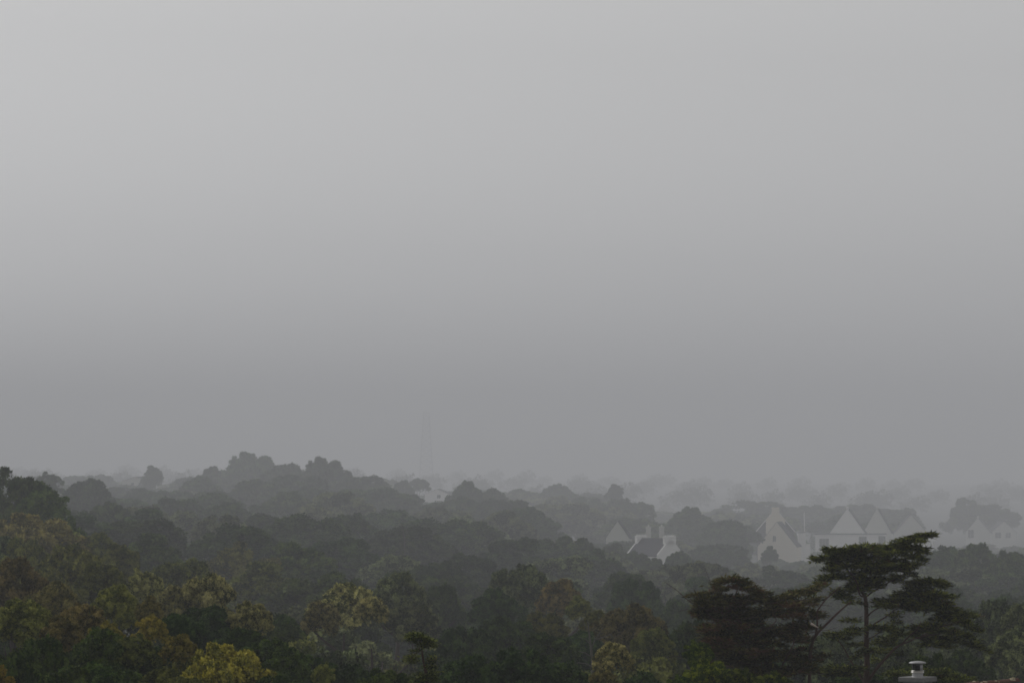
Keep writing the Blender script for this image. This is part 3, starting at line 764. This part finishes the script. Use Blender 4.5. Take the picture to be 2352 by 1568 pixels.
A_PADS = [(620,370,170,90,0),(600,440,150,90),(640,490,120,60),(760,370,190,60),(860,420,200,70,-20),(960,480,220,70,-32),(1060,550,160,80,-45),(1090,640,110,70),(860,580,130,90),(890,650,120,60),
 (620,900,160,80),(560,980,120,60),(620,1040,110,60),(740,760,140,70),(1120,960,90,60),(1090,1040,90,80),(1060,1180,160,90),(1110,1290,170,110),(1090,1400,170,100),(1120,1500,180,90),(800,1480,200,80),(880,1380,150,70),(760,1560,220,70)]
A_BR = [([(1010,2300,0),(1000,1800,0),(975,1500,0),(955,1280,0),(925,1120,0),(890,950,0),(865,760,0),(850,600,0),(790,420,0)],0.045,0.012),
 ([(870,800,0),(780,760,-.2),(640,880,-.3),(590,980,-.3)],0.008,0.004),
 ([(950,1300,0),(1020,1200,.2),(1100,1100,.2)],0.008,0.004),
 ([(850,600,0),(960,520,0),(1060,560,0)],0.008,0.004),([(850,560,0),(740,430,0),(640,430,0)],0.008,0.004)]
conifer('young_cedar', 'thin young conifer with a drooping top and reddish stem at the bottom, left of centre', 100, ZA, A_PADS, A_BR, (1010, 2300), 'cypress', BARK_RED, 6, dens=420, spread=0.22, ln=0.10, ydepth=1.0)

# low foliage behind the chimney
HP = [(1230,1822,250,36,-3),(1330,1835,300,40),(1700,1800,330,40,-4),(1620,1830,300,50),(1850,1850,320,46,-8),(2020,1890,320,40,-8),(1480,1850,300,40),(1750,1880,380,50),(1950,1920,300,40),(1150,1845,160,30)]
conifer('clipped_cypress', 'low dark green conifer top spreading flat just behind the chimney', 120, Z1, HP, [([(1600,2500,0),(1600,2100,0),(1620,1860,0)],0.07,0.02),([(1600,2050,0),(1400,1900,0),(1250,1840,0)],0.03,0.008),([(1610,1950,0),(1800,1890,0),(2000,1900,0)],0.03,0.008)], (1600, 2500), 'cypress', BARK, 8, dens=260, spread=0.5, ln=0.11)

# bright shrubs beneath the rusty cypress
for i, (u, v, d, wd, lab) in enumerate([
  (1600,1468,116,80,'bright green climbing shrub topped with cream flowers under the rusty cypress'),
  (1622,1510,113,120,'glossy green bush at the bottom edge under the rusty cypress'),
  (1562,1548,112,70,'fresh green bush low at the bottom edge, leftmost under the rusty cypress'),
  (1700,1532,112,110,'leafy green bush at the bottom edge in the middle under the rusty cypress'),
  (1775,1540,112,110,'leafy green bush at the bottom edge below the two cypress trunks')]):
    d *= 0.84
    tree(P(u, v, d), M(wd, d), 'fresh', lab, seed=700 + i, cat='bush', proto=[5,3,5,3,5][i], name='leafy_bush')

# pale bare tree
_rc = [o for o in bpy.data.objects if o.name == 'rusty_cypress'][0]
_m = MB(); _m.tube([P(*Z1(135, 1210), 100) - _rc.location, P(*Z1(180, 1238), 100) - _rc.location, P(*Z1(228, 1262), 100) - _rc.location], [.032, .022, .012], 8)
_m.build('broken_branch', plain('bare_wood', (0.45, 0.38, 0.32), 0.8), _rc, True)

def bare_tree():
    d = 128
    cv = lambda X, Y: (1357 + X, 1424 + Y)
    b0 = P(1362, 1640, d)
    root = empty('bare_tree', (b0.x, d, ground(b0.x, d)))
    tag(root, 'slim dead tree with pale bare forking branches beside the yellowish tufted crown', 'tree')
    o3 = Vector(root.location)
    t = MB(); t.tube([Vector((0, 0, -0.2)), P(1364,1640,d)-o3, P(1362,1568,d)-o3, P(1361,1520,d)-o3, P(1357,1485,d)-o3, P(1353,1450,d)-o3, P(1350,1424,d)-o3], [.07,.06,.05,.04,.032,.022,.01], 8)
    t.build('trunk', BARK_PALE, root, True)
    b = MB()
    for br in [[(1358,1490),(1366,1468),(1376,1455),(1384,1440)],[(1366,1468),(1385,1462),(1402,1455)],[(1356,1478),(1345,1466),(1330,1462)],[(1360,1508),(1345,1498),(1328,1494)],
               [(1361,1530),(1345,1522),(1325,1520)],[(1361,1512),(1378,1505),(1396,1506)],[(1353,1450),(1345,1440),(1340,1425)],[(1361,1540),(1380,1535),(1400,1538)]]:
        b.tube([P(a, c, d) - o3 for a, c in br], [0.018 - 0.012 * i / (len(br)-1) for i in range(len(br))], 6)
    b.build('branches', BARK_PALE, root, True)
bare_tree()

# ------------------------------------------------------------------ houses
def house(name, label, c, Wd, Dp, eave, ridge, rz, wall, windows=(), chims=(), pots=0, zg=None, roofm=SLATE, verge=None, copings=False):
    """gable front on local -y face; c = world point at the foot of the gable's apex line (z = top reference given separately)"""
    root = empty(name, c, R(rz))
    tag(root, label, 'house')
    h = Wd / 2
    m = MB()
    zb = (zg if zg is not None else ground(c[0], c[1])) - c[2] - 1.0
    V = [(-h,0,zb),(h,0,zb),(h,0,eave),(0,0,ridge),(-h,0,eave),(-h,Dp,zb),(h,Dp,zb),(h,Dp,eave),(0,Dp,ridge),(-h,Dp,eave)]
    m.add(V, [(0,1,2,3,4),(6,5,9,8,7),(1,6,7,2),(5,0,4,9),(0,5,6,1)])
    m.build('wall', wall, root)
    r = MB(); ov = 0.25; th = 0.16
    sl = (ridge - eave) / h
    y0, y1 = (0.22, Dp - 0.22) if copings else (-0.15, Dp + 0.15)
    for s_ in (-1, 1):
        a = (s_ * (h + ov), eave - ov * sl); b = (0, ridge)
        vs = []
        for y in (y0, y1):
            vs += [(a[0], y, a[1] + 0.03), (b[0], y, b[1] + 0.03), (b[0], y, b[1] + th), (a[0], y, a[1] + th)]
        r.add(vs, [(0,1,2,3),(7,6,5,4),(0,4,5,1),(1,5,6,2),(2,6,7,3),(3,7,4,0)])
    r.build('roof', roofm, root)
    for (wx, wz, ww, wh) in windows:
        f = MB(); f.box(wx - ww/2, wx + ww/2, -0.05, 0.03, wz - wh/2, wz + wh/2)
        fo = f.build('window', FRAME, root)
        g_ = MB()
        nx_ = 2 if ww > 0.9 else 1
        bw = ww / nx_
        for k in range(nx_):
            g_.box(wx - ww/2 + k*bw + 0.07, wx - ww/2 + (k+1)*bw - 0.07, -0.07, -0.045, wz - wh/2 + 0.07, wz + wh/2 - 0.07)
        g_.build('pane', GLASS, fo)
    for (cx, cy_, cw, cd, ct, npot) in chims:
        k = MB(); zb2 = min(ridge - abs(cx) * sl - 1.2, ridge - 1.0)
        k.box(cx - cw/2, cx + cw/2, cy_ - cd/2, cy_ + cd/2, zb2, ct)
        k.box(cx - cw/2 - .06, cx + cw/2 + .06, cy_ - cd/2 - .06, cy_ + cd/2 + .06, ct - 0.28, ct - 0.14)
        ko = k.build('chimney', wall, root)
        for q in range(npot):
            pt = MB(); px = cx - cw/2 + cw * (q + .5) / npot
            pt.lathe([(0.0, ct), (0.11, ct), (0.09, ct + .26), (0.11, ct + .30), (0.0, ct + .30)], 10, (px, cy_, 0))
            pt.build('chimney_pot', wall, ko)
    if verge:
        vb = MB()
        for s_ in (-1, 1):
            a = (s_ * (h + ov + .25), eave - (ov + .25) * sl); b = (0, ridge)
            vs = []
            for y in (-0.30, -0.17):
                vs += [(a[0], y, a[1] - .30), (b[0], y, b[1] - .30), (b[0], y, b[1] + .22), (a[0], y, a[1] + .22)]
            vb.add(vs, [(0,1,2,3),(7,6,5,4),(0,4,5,1),(1,5,6,2),(2,6,7,3),(3,7,4,0)])
        vb.build('bargeboard', WHITE, root)
    return root

Z5 = lambda X, Y, d: P(1366.6 + X * 0.12207, 1165.6 + Y * 0.12207, d)
Z6 = lambda X, Y, d: P(1711.1 + X * 0.17089, 1136.9 + Y * 0.17089, d)
def k5(n, d): return M(n * 0.12207, d)
def k6(n, d): return M(n * 0.17089, d)

# white cottage, seen from its gable corner: long ridge runs away to the left
def cottage():
    d = DM(540.0)
    apex = Z5(1425, 560, d)
    rot = 38.0
    ca = math.cos(R(rot))
    Wd = k5(500, d) / ca
    zf = Z5(1425, 890, d).z
    ridge = apex.z - zf
    slope_top = ridge
    root_c = (apex.x, d, zf)
    L = k5(560, d) / math.sin(R(rot))
    ctop = Z5(0, 528, d).z - zf
    h = house('white_cottage', 'white cottage with a slate roof between two broad white chimney stacks', root_c, Wd, L,
              0.0, ridge * 0.93, rot, WHITE, windows=[(Wd*0.16, -0.9, 0.8, 1.2)],
              chims=[(0, 0.45, k5(205, d)/ca, 0.9, ctop, 5), (0, L - 0.45, k5(190, d)/ca, 0.9, ctop, 5)], copings=True)
    # raised white gable copings as in the photo
    for i, yy in enumerate((0.0, L - 0.24)):
        m = MB(); hh = Wd / 2; rg = ridge * 0.93
        for s_ in (-1, 1):
            vs = []
            for y in (yy - 0.03, yy + 0.27):
                vs += [(s_*hh*1.02, y, -0.15), (0, y, rg - 0.1), (0, y, rg + 0.32), (s_*hh*1.02, y, 0.28)]
            m.add(vs, [(0,1,2,3),(7,6,5,4),(0,4,5,1),(1,5,6,2),(2,6,7,3),(3,7,4,0)])
        m.build('gable_coping', WHITE, h)
cottage()
# slim twin chimneys' house and pointed gable behind the cottage
def behind_cottage():
    d = DM(640.0)
    a = Z5(425, 240, d); f = Z5(425, 560, d)
    house('pointed_gable_house', 'greyish pale house showing only its steep pointed gable, left of the white cottage', (a.x, d, f.z), k5(440, d), 9, 0, a.z - f.z, -6, GREYW)
    d = DM(620.0)
    rt = Z5(1130, 560, d); ch = Z5(1130, 350, d)
    Lh = k5(250, d)
    root = empty('twin_chimney_house', (rt.x, d + 3, rt.z - 3))
    tag(root, 'house behind the white cottage of which only two tall pale chimneys rise over the ridge', 'house')
    m = MB(); zb = ground(rt.x, d) - root.location.z - 1
    hl = Lh/2 + 1.0
    m.add([(-hl,-2.5,zb),(hl,-2.5,zb),(hl,2.5,zb),(-hl,2.5,zb),(-hl,-2.5,0),(hl,-2.5,0),(hl,2.5,0),(-hl,2.5,0),(-hl,0,2.6),(hl,0,2.6)],
          [(0,1,5,4),(2,3,7,6),(1,2,6,9,5),(3,0,4,8,7),(0,3,2,1)])
    m.build('wall', GREYW, root)
    r = MB()
    for s_ in (-1, 1):
        vs = [(-hl-.1, s_*2.7, -.15),(hl+.1, s_*2.7, -.15),(hl+.1,0,2.63),(-hl-.1,0,2.63),(-hl-.1, s_*2.7, 0.0),(hl+.1, s_*2.7, 0.0),(hl+.1,0,2.80),(-hl-.1,0,2.80)]
        r.add(vs, [(0,3,2,1),(4,5,6,7),(0,1,5,4),(1,2,6,5),(2,3,7,6),(3,0,4,7)])
    r.build('roof', SLATE, root)
    zt = ch.z - root.location.z
    for X in (1005, 1255):
        x = Z5(X, 0, d + 3).x - root.location.x
        wv = k5(95, d)
        c = MB(); c.box(x - wv/2, x + wv/2, -.5, .5, 1.0, zt)
        c.box(x - wv/2 - .08, x + wv/2 + .08, -.58, .58, zt - .45, zt - .25)
        co = c.build('chimney', GREYW, root)
        p_ = MB(); p_.lathe([(0, zt), (.24, zt), (.16, zt + .5), (.0, zt + .5)], 12, (x, 0, 0)); p_.build('chimney_pot', GREYW, co)
behind_cottage()

def cream_house():
    d = DM(850.0)
    a = Z6(430, 355, d); f = Z6(430, 685, d)
    Wd = k6(530, d)
    house('cream_gable_house', 'cream-walled house with a steep gable and one small attic window, facing between dark trees', (a.x, d, f.z), Wd, 12, 0, a.z - f.z, -13, CREAM,
          windows=[(-k6(35, d), k6(105, d), k6(42, d), k6(78, d))])
    d = DM(866.0)
    a = Z6(410, 175, d); f = Z6(410, 470, d)
    h = house('tall_gable_house', 'taller misty house with white raking bargeboards right behind the cream gable', (a.x, d, f.z), k6(500, d), 12, 0, (a.z - f.z) , -4, SLATE, verge=True)
    m = MB(); w1 = k6(52, d); w2 = k6(130, d); z1 = a.z - f.z + .6
    m.add([(-w2,-.6,-1.5),(w2,-.6,-1.5),(w2,-.6,z1*.48),(w1,-.6,z1*.72),(w1,-.6,z1),(-w1,-.6,z1),(-w1,-.6,z1*.72),(-w2,-.6,z1*.48),
           (-w2,.2,-1.5),(w2,.2,-1.5),(w2,.2,z1*.48),(w1,.2,z1*.72),(w1,.2,z1),(-w1,.2,z1),(-w1,.2,z1*.72),(-w2,.2,z1*.48)],
          [(0,1,2,3,4,5,6,7),(15,14,13,12,11,10,9,8)] + [(k, k+8, (k+1)%8+8, (k+1)%8) for k in range(8)])
    m.build('chimney_breast', CREAM, h)
    d = DM(870.0)
    c = Z6(770, 660, d)
    root = empty('flue_annexe', (c.x, d, c.z)); tag(root, 'small pale annexe with a tall thin white flue, right of the cream gable', 'outbuilding')
    m = MB(); zb = ground(c.x, d) - c.z - 1
    m.box(-k6(50,d), k6(50,d), 0, 4, zb, k6(160,d)); m.box(k6(50,d), k6(110,d), 0.3, 4, zb, k6(5,d)); m.build('wall', WHITE, root)
    t = MB(); t.tube([(k6(35,d), 1, k6(150,d)), (k6(28,d), 1, k6(430,d))], 0.16, 10); t.build('flue', WHITE, root)
    r = MB(); r.box(-k6(54,d), k6(54,d), -.2, 4.2, k6(160,d)+.005, k6(160,d) + .2); r.build('roof', SLATE, root)
cream_house()

def hall():
    d = DM(900.0)
    c = Z6(1417, 700, d)
    root = empty('white_hall', (c.x, d, c.z), R(-6)); tag(root, 'long low white flat-fronted building with three dark windows behind the cypress top', 'building')
    W2 = k6(945, d) / 2; H = k6(178, d)
    m = MB(); zb = ground(c.x, d) - c.z - 1
    m.box(-W2, W2, 0, 7, zb, H); m.build('wall', WHITE, root)
    r = MB(); r.box(-W2 - .25, W2 + .25, -.35, 7.2, H + .005, H + .35); r.build('roof', SLATE, root)
    e = MB(); e.box(-W2 - .05, W2 + .05, -.12, -.003, H - .55, H - .003); e.build('fascia', WHITE, root)
    for (x0, x1, y0, y1) in [(1000,1130,578,690),(1530,1635,550,655),(1790,1890,530,690)]:
        f = MB(); f.box(k6(x0-1417,d), k6(x1-1417,d), -.06, .03, k6(700-y1,d), k6(700-y0,d) if y0>540 else H-.6)
        fo = f.build('window', FRAME, root)
        g_ = MB(); xa = k6(x0-1417,d)+.1; xb = k6(x1-1417,d)-.1; n = 3
        for q in range(n):
            g_.box(xa + (xb-xa)*q/n + .04, xa + (xb-xa)*(q+1)/n - .04, -.09, -.055, k6(700-y1,d)+.1, (k6(700-y0,d) if y0>540 else H-.6)-.1)
        g_.build('pane', GLASS, fo)
    for i, (ax, fw, dd, lab) in enumerate([(1375, 470, DM(925), 'pale house whose tall gable rises behind the white hall, left one of the two'),
                                        (1775, 380, DM(935), 'pale house whose tall gable rises behind the white hall, right one of the two')]):
        a = Z6(ax, 170, dd); f = Z6(ax, 500, dd)
        house('pale_gable_house', lab, (a.x, dd, f.z), k6(fw, dd), 11, 0, a.z - f.z, -9, GREYW if i else WHITE, chims=[(0.0, 0.5, 1.1, .8, a.z - f.z + .7, 0)])
    dd = DM(960)
    a = P(2092, 1180, dd); f = P(2092, 1232, dd)
    h = house('hidden_gable_house', 'faint pale gable house half hidden behind the tip of the cypress', (a.x, dd, f.z), M(90, dd), 10, 0, a.z - f.z, 0, GREYW)
    dd = DM(900)
    c = P(2138, 1236, dd)
    root = empty('white_porch', (c.x, dd, c.z)); tag(root, 'small white porch roof on a tapering white post right of the cypress tip', 'porch')
    r = MB(); r.box(-M(24,dd), M(12,dd), 0, 3, -M(5,dd), M(3,dd)); r.build('roof', WHITE, root)
    p_ = MB(); zb = ground(c.x, dd) - c.z - .5
    p_.tube([(M(4,dd), .3, zb), (M(5,dd), .3, -M(16,dd)), (M(1,dd), .3, -M(5,dd))], [.08, .12, .5], 8); p_.tube([(-M(20,dd), .3, zb), (-M(20,dd), .3, -M(5,dd))], .1, 8); p_.build('post', WHITE, root)
hall()

dd = DM(1150)
a = P(2246, 1188, dd); f = P(2246, 1222, dd)
house('far_window_house', 'faint far house with one dark window, left one of the two at the right edge', (a.x, dd, f.z), M(58, dd), 10, 0, a.z - f.z, -12, GREYW, windows=[(-M(16, dd), -M(3, dd), M(13, dd), M(19, dd))], chims=[(0, .6, 1.2, .9, a.z - f.z + 1, 0)])
a = P(2306, 1196, dd+20); f = P(2306, 1222, dd+20)
house('far_plain_house', 'faint far house with dark upper openings, nearest the right edge', (a.x, dd+20, f.z), M(62, dd), 10, 0, a.z - f.z, 10, GREYW, windows=[(-M(14, dd), -M(6, dd), M(14, dd), M(13, dd)), (M(10, dd), -M(6, dd), M(12, dd), M(12, dd))])
dd = DM(1000)
a = P(312, 1094, dd); f = P(312, 1104, dd)
house('left_far_house', 'faint pale house among ghostly trees on the left skyline', (a.x, dd, f.z), M(66, dd), 12, 0, a.z - f.z, -16, GREYW, windows=[(-M(8, dd), -M(8, dd), M(7, dd), M(9, dd)), (M(10, dd), -M(8, dd), M(7, dd), M(9, dd))])
dd = DM(1080)
a = P(1004, 1122, dd); f = P(1004, 1134, dd)
house('mast_side_house', 'faint pale house in the dip just right below the lattice mast', (a.x, dd, f.z), M(58, dd), 10, 0, a.z - f.z, -10, WHITE, windows=[(M(4, dd), -M(5, dd), M(8, dd), M(8, dd))])
dd = DM(1300)
a = P(1528, 1156, dd); f = P(1528, 1176, dd)
house('pale_roof_house', 'faint house with a pale roof above the white cottage', (a.x, dd, f.z), M(56, dd), 10, 0, a.z - f.z, 4, GREYW, roofm=plain('pale_slate', (0.26, 0.26, 0.25), 0.9, spec=0.1))
# leaning pale pole in the mid wood
pq = DM(330); pp = P(922, 1202, pq); pb = P(929, 1232, pq)
pm = MB(); pm.tube([(pb.x + .3, pq, ground(pb.x, pq) - .3), tuple(pb), tuple(pp)], [.09, .06, .035], 8)
o = pm.build('leaning_pole', BARK_PALE); tag(o, 'thin pale leaning pole sticking out of the mid-distance wood left of centre', 'pole')

# ------------------------------------------------------------------ lattice mast
def mast():
    d = DM(2600.0)
    b = P(979, 1135, d); t = P(977, 945, d)
    gz = ground(b.x, d)
    root = empty('lattice_mast', (b.x, d, gz)); tag(root, 'tall lattice mast fading into the fog above the trees', 'mast')
    H = t.z - gz; w0 = M(17, d); w1 = M(6, d)
    def w_(z): return w0 + (w1 - w0) * z / H
    for sx in (-1, 1):
        for sy in (-1, 1):
            m = MB(); m.tube([(sx*w_(0), sy*w_(0), 0), (sx*w_(H), sy*w_(H), H)], .42, 6); m.build('leg', STEEL, root)
    m = MB(); n = 12
    for i in range(n):
        z0 = H*i/n; z1 = H*(i+1)/n; a = w_(z0); c = w_(z1)
        for q in ((-1,-1,1,-1),(1,-1,1,1),(1,1,-1,1),(-1,1,-1,-1)):
            m.tube([(q[0]*a,q[1]*a,z0),(q[2]*c,q[3]*c,z1)], .22, 4); m.tube([(q[2]*a,q[3]*a,z0),(q[0]*c,q[1]*c,z1)], .22, 4)
            m.tube([(q[0]*c,q[1]*c,z1),(q[2]*c,q[3]*c,z1)], .22, 4)
    m.build('bracing', STEEL, root)
    for (z, s_) in ((H*.62, 1), (H*.55, -1), (H*.8, 1)):
        m = MB(); m.lathe([(0,-.3),(1.3,-.3),(1.3,.3),(0,.3)], 16, (s_*(w_(z)+1.2), -1, z)); m.build('antenna', STEEL, root)
    m = MB(); m.tube([(0,0,H-1),(0,0,H+3)], [.3,.12], 8); m.build('top_pole', STEEL, root)
mast()

# ------------------------------------------------------------------ near house: roof, chimney, cowl
def near_house():
    d = 90.0
    Z7 = lambda X, Y, dd=d: P(2009.7 + X * 0.1455, 1464.2 + Y * 0.1455, dd)
    k = M(0.1455, d)
    top = Z7(672, 607)          # centre of slab's top face
    root = empty('near_house', (top.x, d, ground(top.x, d)))
    tag(root, 'near house with a steel-cowled chimney and lichened ridge in the bottom right corner', 'house')
    o3 = Vector(root.location)
    T = top - o3
    # slab turned so that one corner faces the camera, left face longer
    a = R(-33.5)
    s1, s2 = 450 * k, 440 * k
    def rect(w1, w2, z0, z1, bev=0.0):
        m = MB()
        ca, sa = math.cos(a), math.sin(a)
        def pt(x, y, z): return (T.x + x*ca - y*sa, T.y + x*sa + y*ca, z)
        b = bev
        lv = [(w1-b, w2-b, z0), (w1, w2, z0+b), (w1, w2, z1-b), (w1-b, w2-b, z1)] if b else [(w1, w2, z0), (w1, w2, z1)]
        vs = []
        for (x, y, z) in lv:
            vs += [pt(-x,-y,z), pt(x,-y,z), pt(x,y,z), pt(-x,y,z)]
        fs = [(3,2,1,0)]
        for i in range(len(lv)-1):
            for q in range(4):
                fs.append((i*4+q, i*4+(q+1)%4, (i+1)*4+(q+1)%4, (i+1)*4+q))
        n = (len(lv)-1)*4
        fs.append((n, n+1, n+2, n+3))
        m.add(vs, fs)
        return m
    th = 78 * k
    st = rect(s1/2 - .07, s2/2 - .07, T.z - 3.0, T.z - th)
    sto = st.build('chimney_stack', CONC, root)
    rect(s1/2, s2/2, T.z - th, T.z, 0.012).build('chimney_slab', CONC, sto)
    # cowl
    cx, cyy, z0 = T.x, T.y, T.z
    r = 88 * k
    c = MB(); c.lathe([(r*1.08, 0), (r*1.02, .012), (r, .03), (r, 60*k), (r*.98, 62*k)], 32, (cx, cyy, z0))
    cow = c.build('chimney_cowl', METALW, root, True)
    b_ = MB(); b_.lathe([(r*.98,60*k),(r*1.16,62*k),(r*1.18,72*k),(r*1.05,76*k),(r*1.05,84*k),(r*1.20,88*k),(r*1.20,97*k),(r*.98,100*k)], 40, (cx, cyy, z0))
    b_.build('cowl_band', METAL, cow, True)
    g_ = MB()
    for q in range(26):
        an = 2*math.pi*q/26
        g_.tube([(cx + math.cos(an)*r*.93, cyy + math.sin(an)*r*.93, z0 + 98*k), (cx + math.cos(an)*r*.93, cyy + math.sin(an)*r*.93, z0 + 206*k)], .0035, 4)
    for zz in (125, 152, 180):
        g_.lathe([(r*.90, zz*k-.003), (r*.95, zz*k-.003), (r*.95, zz*k+.003), (r*.90, zz*k+.003), (r*.90, zz*k-.003)], 32, (cx, cyy, z0))
    g_.lathe([(0, 100*k), (r*.5, 100*k), (r*.5, 170*k), (0, 175*k)], 20, (cx, cyy, z0))
    g_.build('cowl_mesh', DARKM, cow)
    sp = MB()
    def strap(a0, a1):
        n = 6; vs = []; fs = []
        for i in range(n + 1):
            an = R(a0 + (a1 - a0) * i / n)
            for rr, zz in ((r*.93, 97*k), (r*.97, 97*k), (r*.97, 208*k), (r*.93, 208*k)):
                vs.append((cx + math.cos(an)*rr, cyy + math.sin(an)*rr, z0 + zz))
        for i in range(n):
            for q in range(4):
                fs.append((i*4+q, i*4+(q+1)%4, (i+1)*4+(q+1)%4, (i+1)*4+q))
        fs += [(0,1,2,3), (n*4+3, n*4+2, n*4+1, n*4)]
        sp.add(vs, fs)
    strap(-66, -18); strap(60, 98); strap(176, 183)
    sp.build('cowl_strap', METALW, cow, True)
    dk = MB(); R2 = 135 * k; zc = z0 + 207 * k
    dk.lathe([(0, zc-z0), (R2*.7, zc-z0), (R2*.97, zc-z0+.004), (R2, zc-z0+.012), (R2*.98, zc-z0+.024), (R2*.8, zc-z0+.040), (R2*.4, zc-z0+.052), (0, zc-z0+.055)], 48, (cx, cyy, z0))
    dk.build('cowl_cap', METALW, cow, True)
    # roof: ridge rises slightly to the right in view
    rA = Z7(980, 722, 89.0) - o3; rB = Z7(2250, 632, 92.0) - o3
    rB.z = rA.z = (rA.z + rB.z) / 2
    e = (rB - rA); e.z = 0; L = e.length; e.normalize(); nrm = Vector((e.y, -e.x, 0))    # nrm points towards the camera
    if nrm.y > 0: nrm = -nrm
    A = rA - e * 7.0; A.z = rA.z; B = rB
    wdt = 4.2; drop = 3.4; hz = rA.z - 0.065
    rf = MB()
    for s_ in (1, -1):
        vs = []
        for zoff in (0, -0.12):
            for q in (A, B):
                vs += [Vector((q.x, q.y, hz + zoff)), Vector((q.x, q.y, hz + zoff)) + nrm * s_ * wdt + Vector((0, 0, -drop))]
        rf.add(vs, [(0,2,3,1),(4,5,7,6),(0,1,5,4),(2,6,7,3),(1,3,7,5),(0,4,6,2)])
    rf.build('roof', SLATE, root)
    wl_ = MB(); w2_ = wdt - .35
    def q2(p, off, z): v_ = p + nrm * off; return (v_.x, v_.y, z)
    ze = hz - drop * (w2_ / wdt) - .2
    A2 = A + e * .3; B2 = B - e * .3
    wl_.add([q2(A2, w2_, -1), q2(B2, w2_, -1), q2(B2, -w2_, -1), q2(A2, -w2_, -1), q2(A2, w2_, ze), q2(B2, w2_, ze), q2(B2, -w2_, ze), q2(A2, -w2_, ze), q2(A2, 0, hz - .25), q2(B2, 0, hz - .25)],
            [(0,1,5,4),(2,3,7,6),(1,2,6,9,5),(3,0,4,8,7),(3,2,1,0)])
    wl_.build('wall', CREAM, root)
    # half-round ridge tiles with lichen
    n = int((L + 6.9) / 0.30)
    rg = random.Random(3)
    for i in range(n):
        p0 = B - e * (0.02 + i * 0.30); p1 = p0 - e * 0.315
        m = MB(); vs = []; fs = []; ns = 8; r0 = 0.080 + rg.uniform(-.008, .008); r1 = r0 - .012
        for j, (p, r_) in enumerate(((p0, r0), (p1, r1), (p1, r1 - .02), (p0, r0 - .02))):
            for q in range(ns + 1):
                an = math.pi * q / ns
                v_ = Vector((p.x, p.y, hz - .02)) + nrm * math.cos(an) * r_ + Vector((0, 0, math.sin(an) * r_))
                vs.append(v_)
        for j in range(4):
            for q in range(ns):
                a0 = j*(ns+1)+q; b0 = ((j+1)%4)*(ns+1)+q
                fs.append((a0, a0+1, b0+1, b0))
        m.add(vs, fs)
        t_ = m.build('ridge_tile', TERRA, root, False)
        if i < 9:
            lm = MB()
            for q in range(rg.choice([2, 3, 4])):
                an = rg.uniform(.3, 2.6); f_ = rg.uniform(.1, .9); rr = rg.uniform(.02, .05)
                c_ = Vector((p0.x, p0.y, hz - .02)) - e * f_ * .3 + (nrm * math.cos(an) + Vector((0, 0, math.sin(an)))) * (r0 - .004)
                pr = [(0, rr*.5), (rr*.5, rr*.42), (rr*.9, rr*.15), (rr, -rr*.3)]
                b0 = len(lm.v); lm.lathe(pr, 7, tuple(c_))
            if i in (0, 1, 3, 5, 6): lm.build('lichen', LICHEN, t_, True)
near_house()

# ------------------------------------------------------------------ fog
zmin = min(v.co.z for v in g.data.vertices)
hb = MB(); hb.box(-4000, 4000, -90, 8000, zmin - 1.0, 160.0)
hm = bpy.data.materials.new('haze'); hm.use_nodes = True
hn = hm.node_tree.nodes; hl = hm.node_tree.links
hn.remove(hn['Principled BSDF'])
pv = hn.new('ShaderNodeVolumePrincipled')
pv.inputs['Color'].default_value = (0.910, 0.922, 0.972, 1)
pv.inputs['Density'].default_value = 0.00047
pv.inputs['Anisotropy'].default_value = 0.0
hl.new(pv.outputs[0], hn['Material Output'].inputs['Volume'])
ho = hb.build('haze', hm)
tag(ho, 'grey fog lying over the valley', 'fog', kind='stuff')
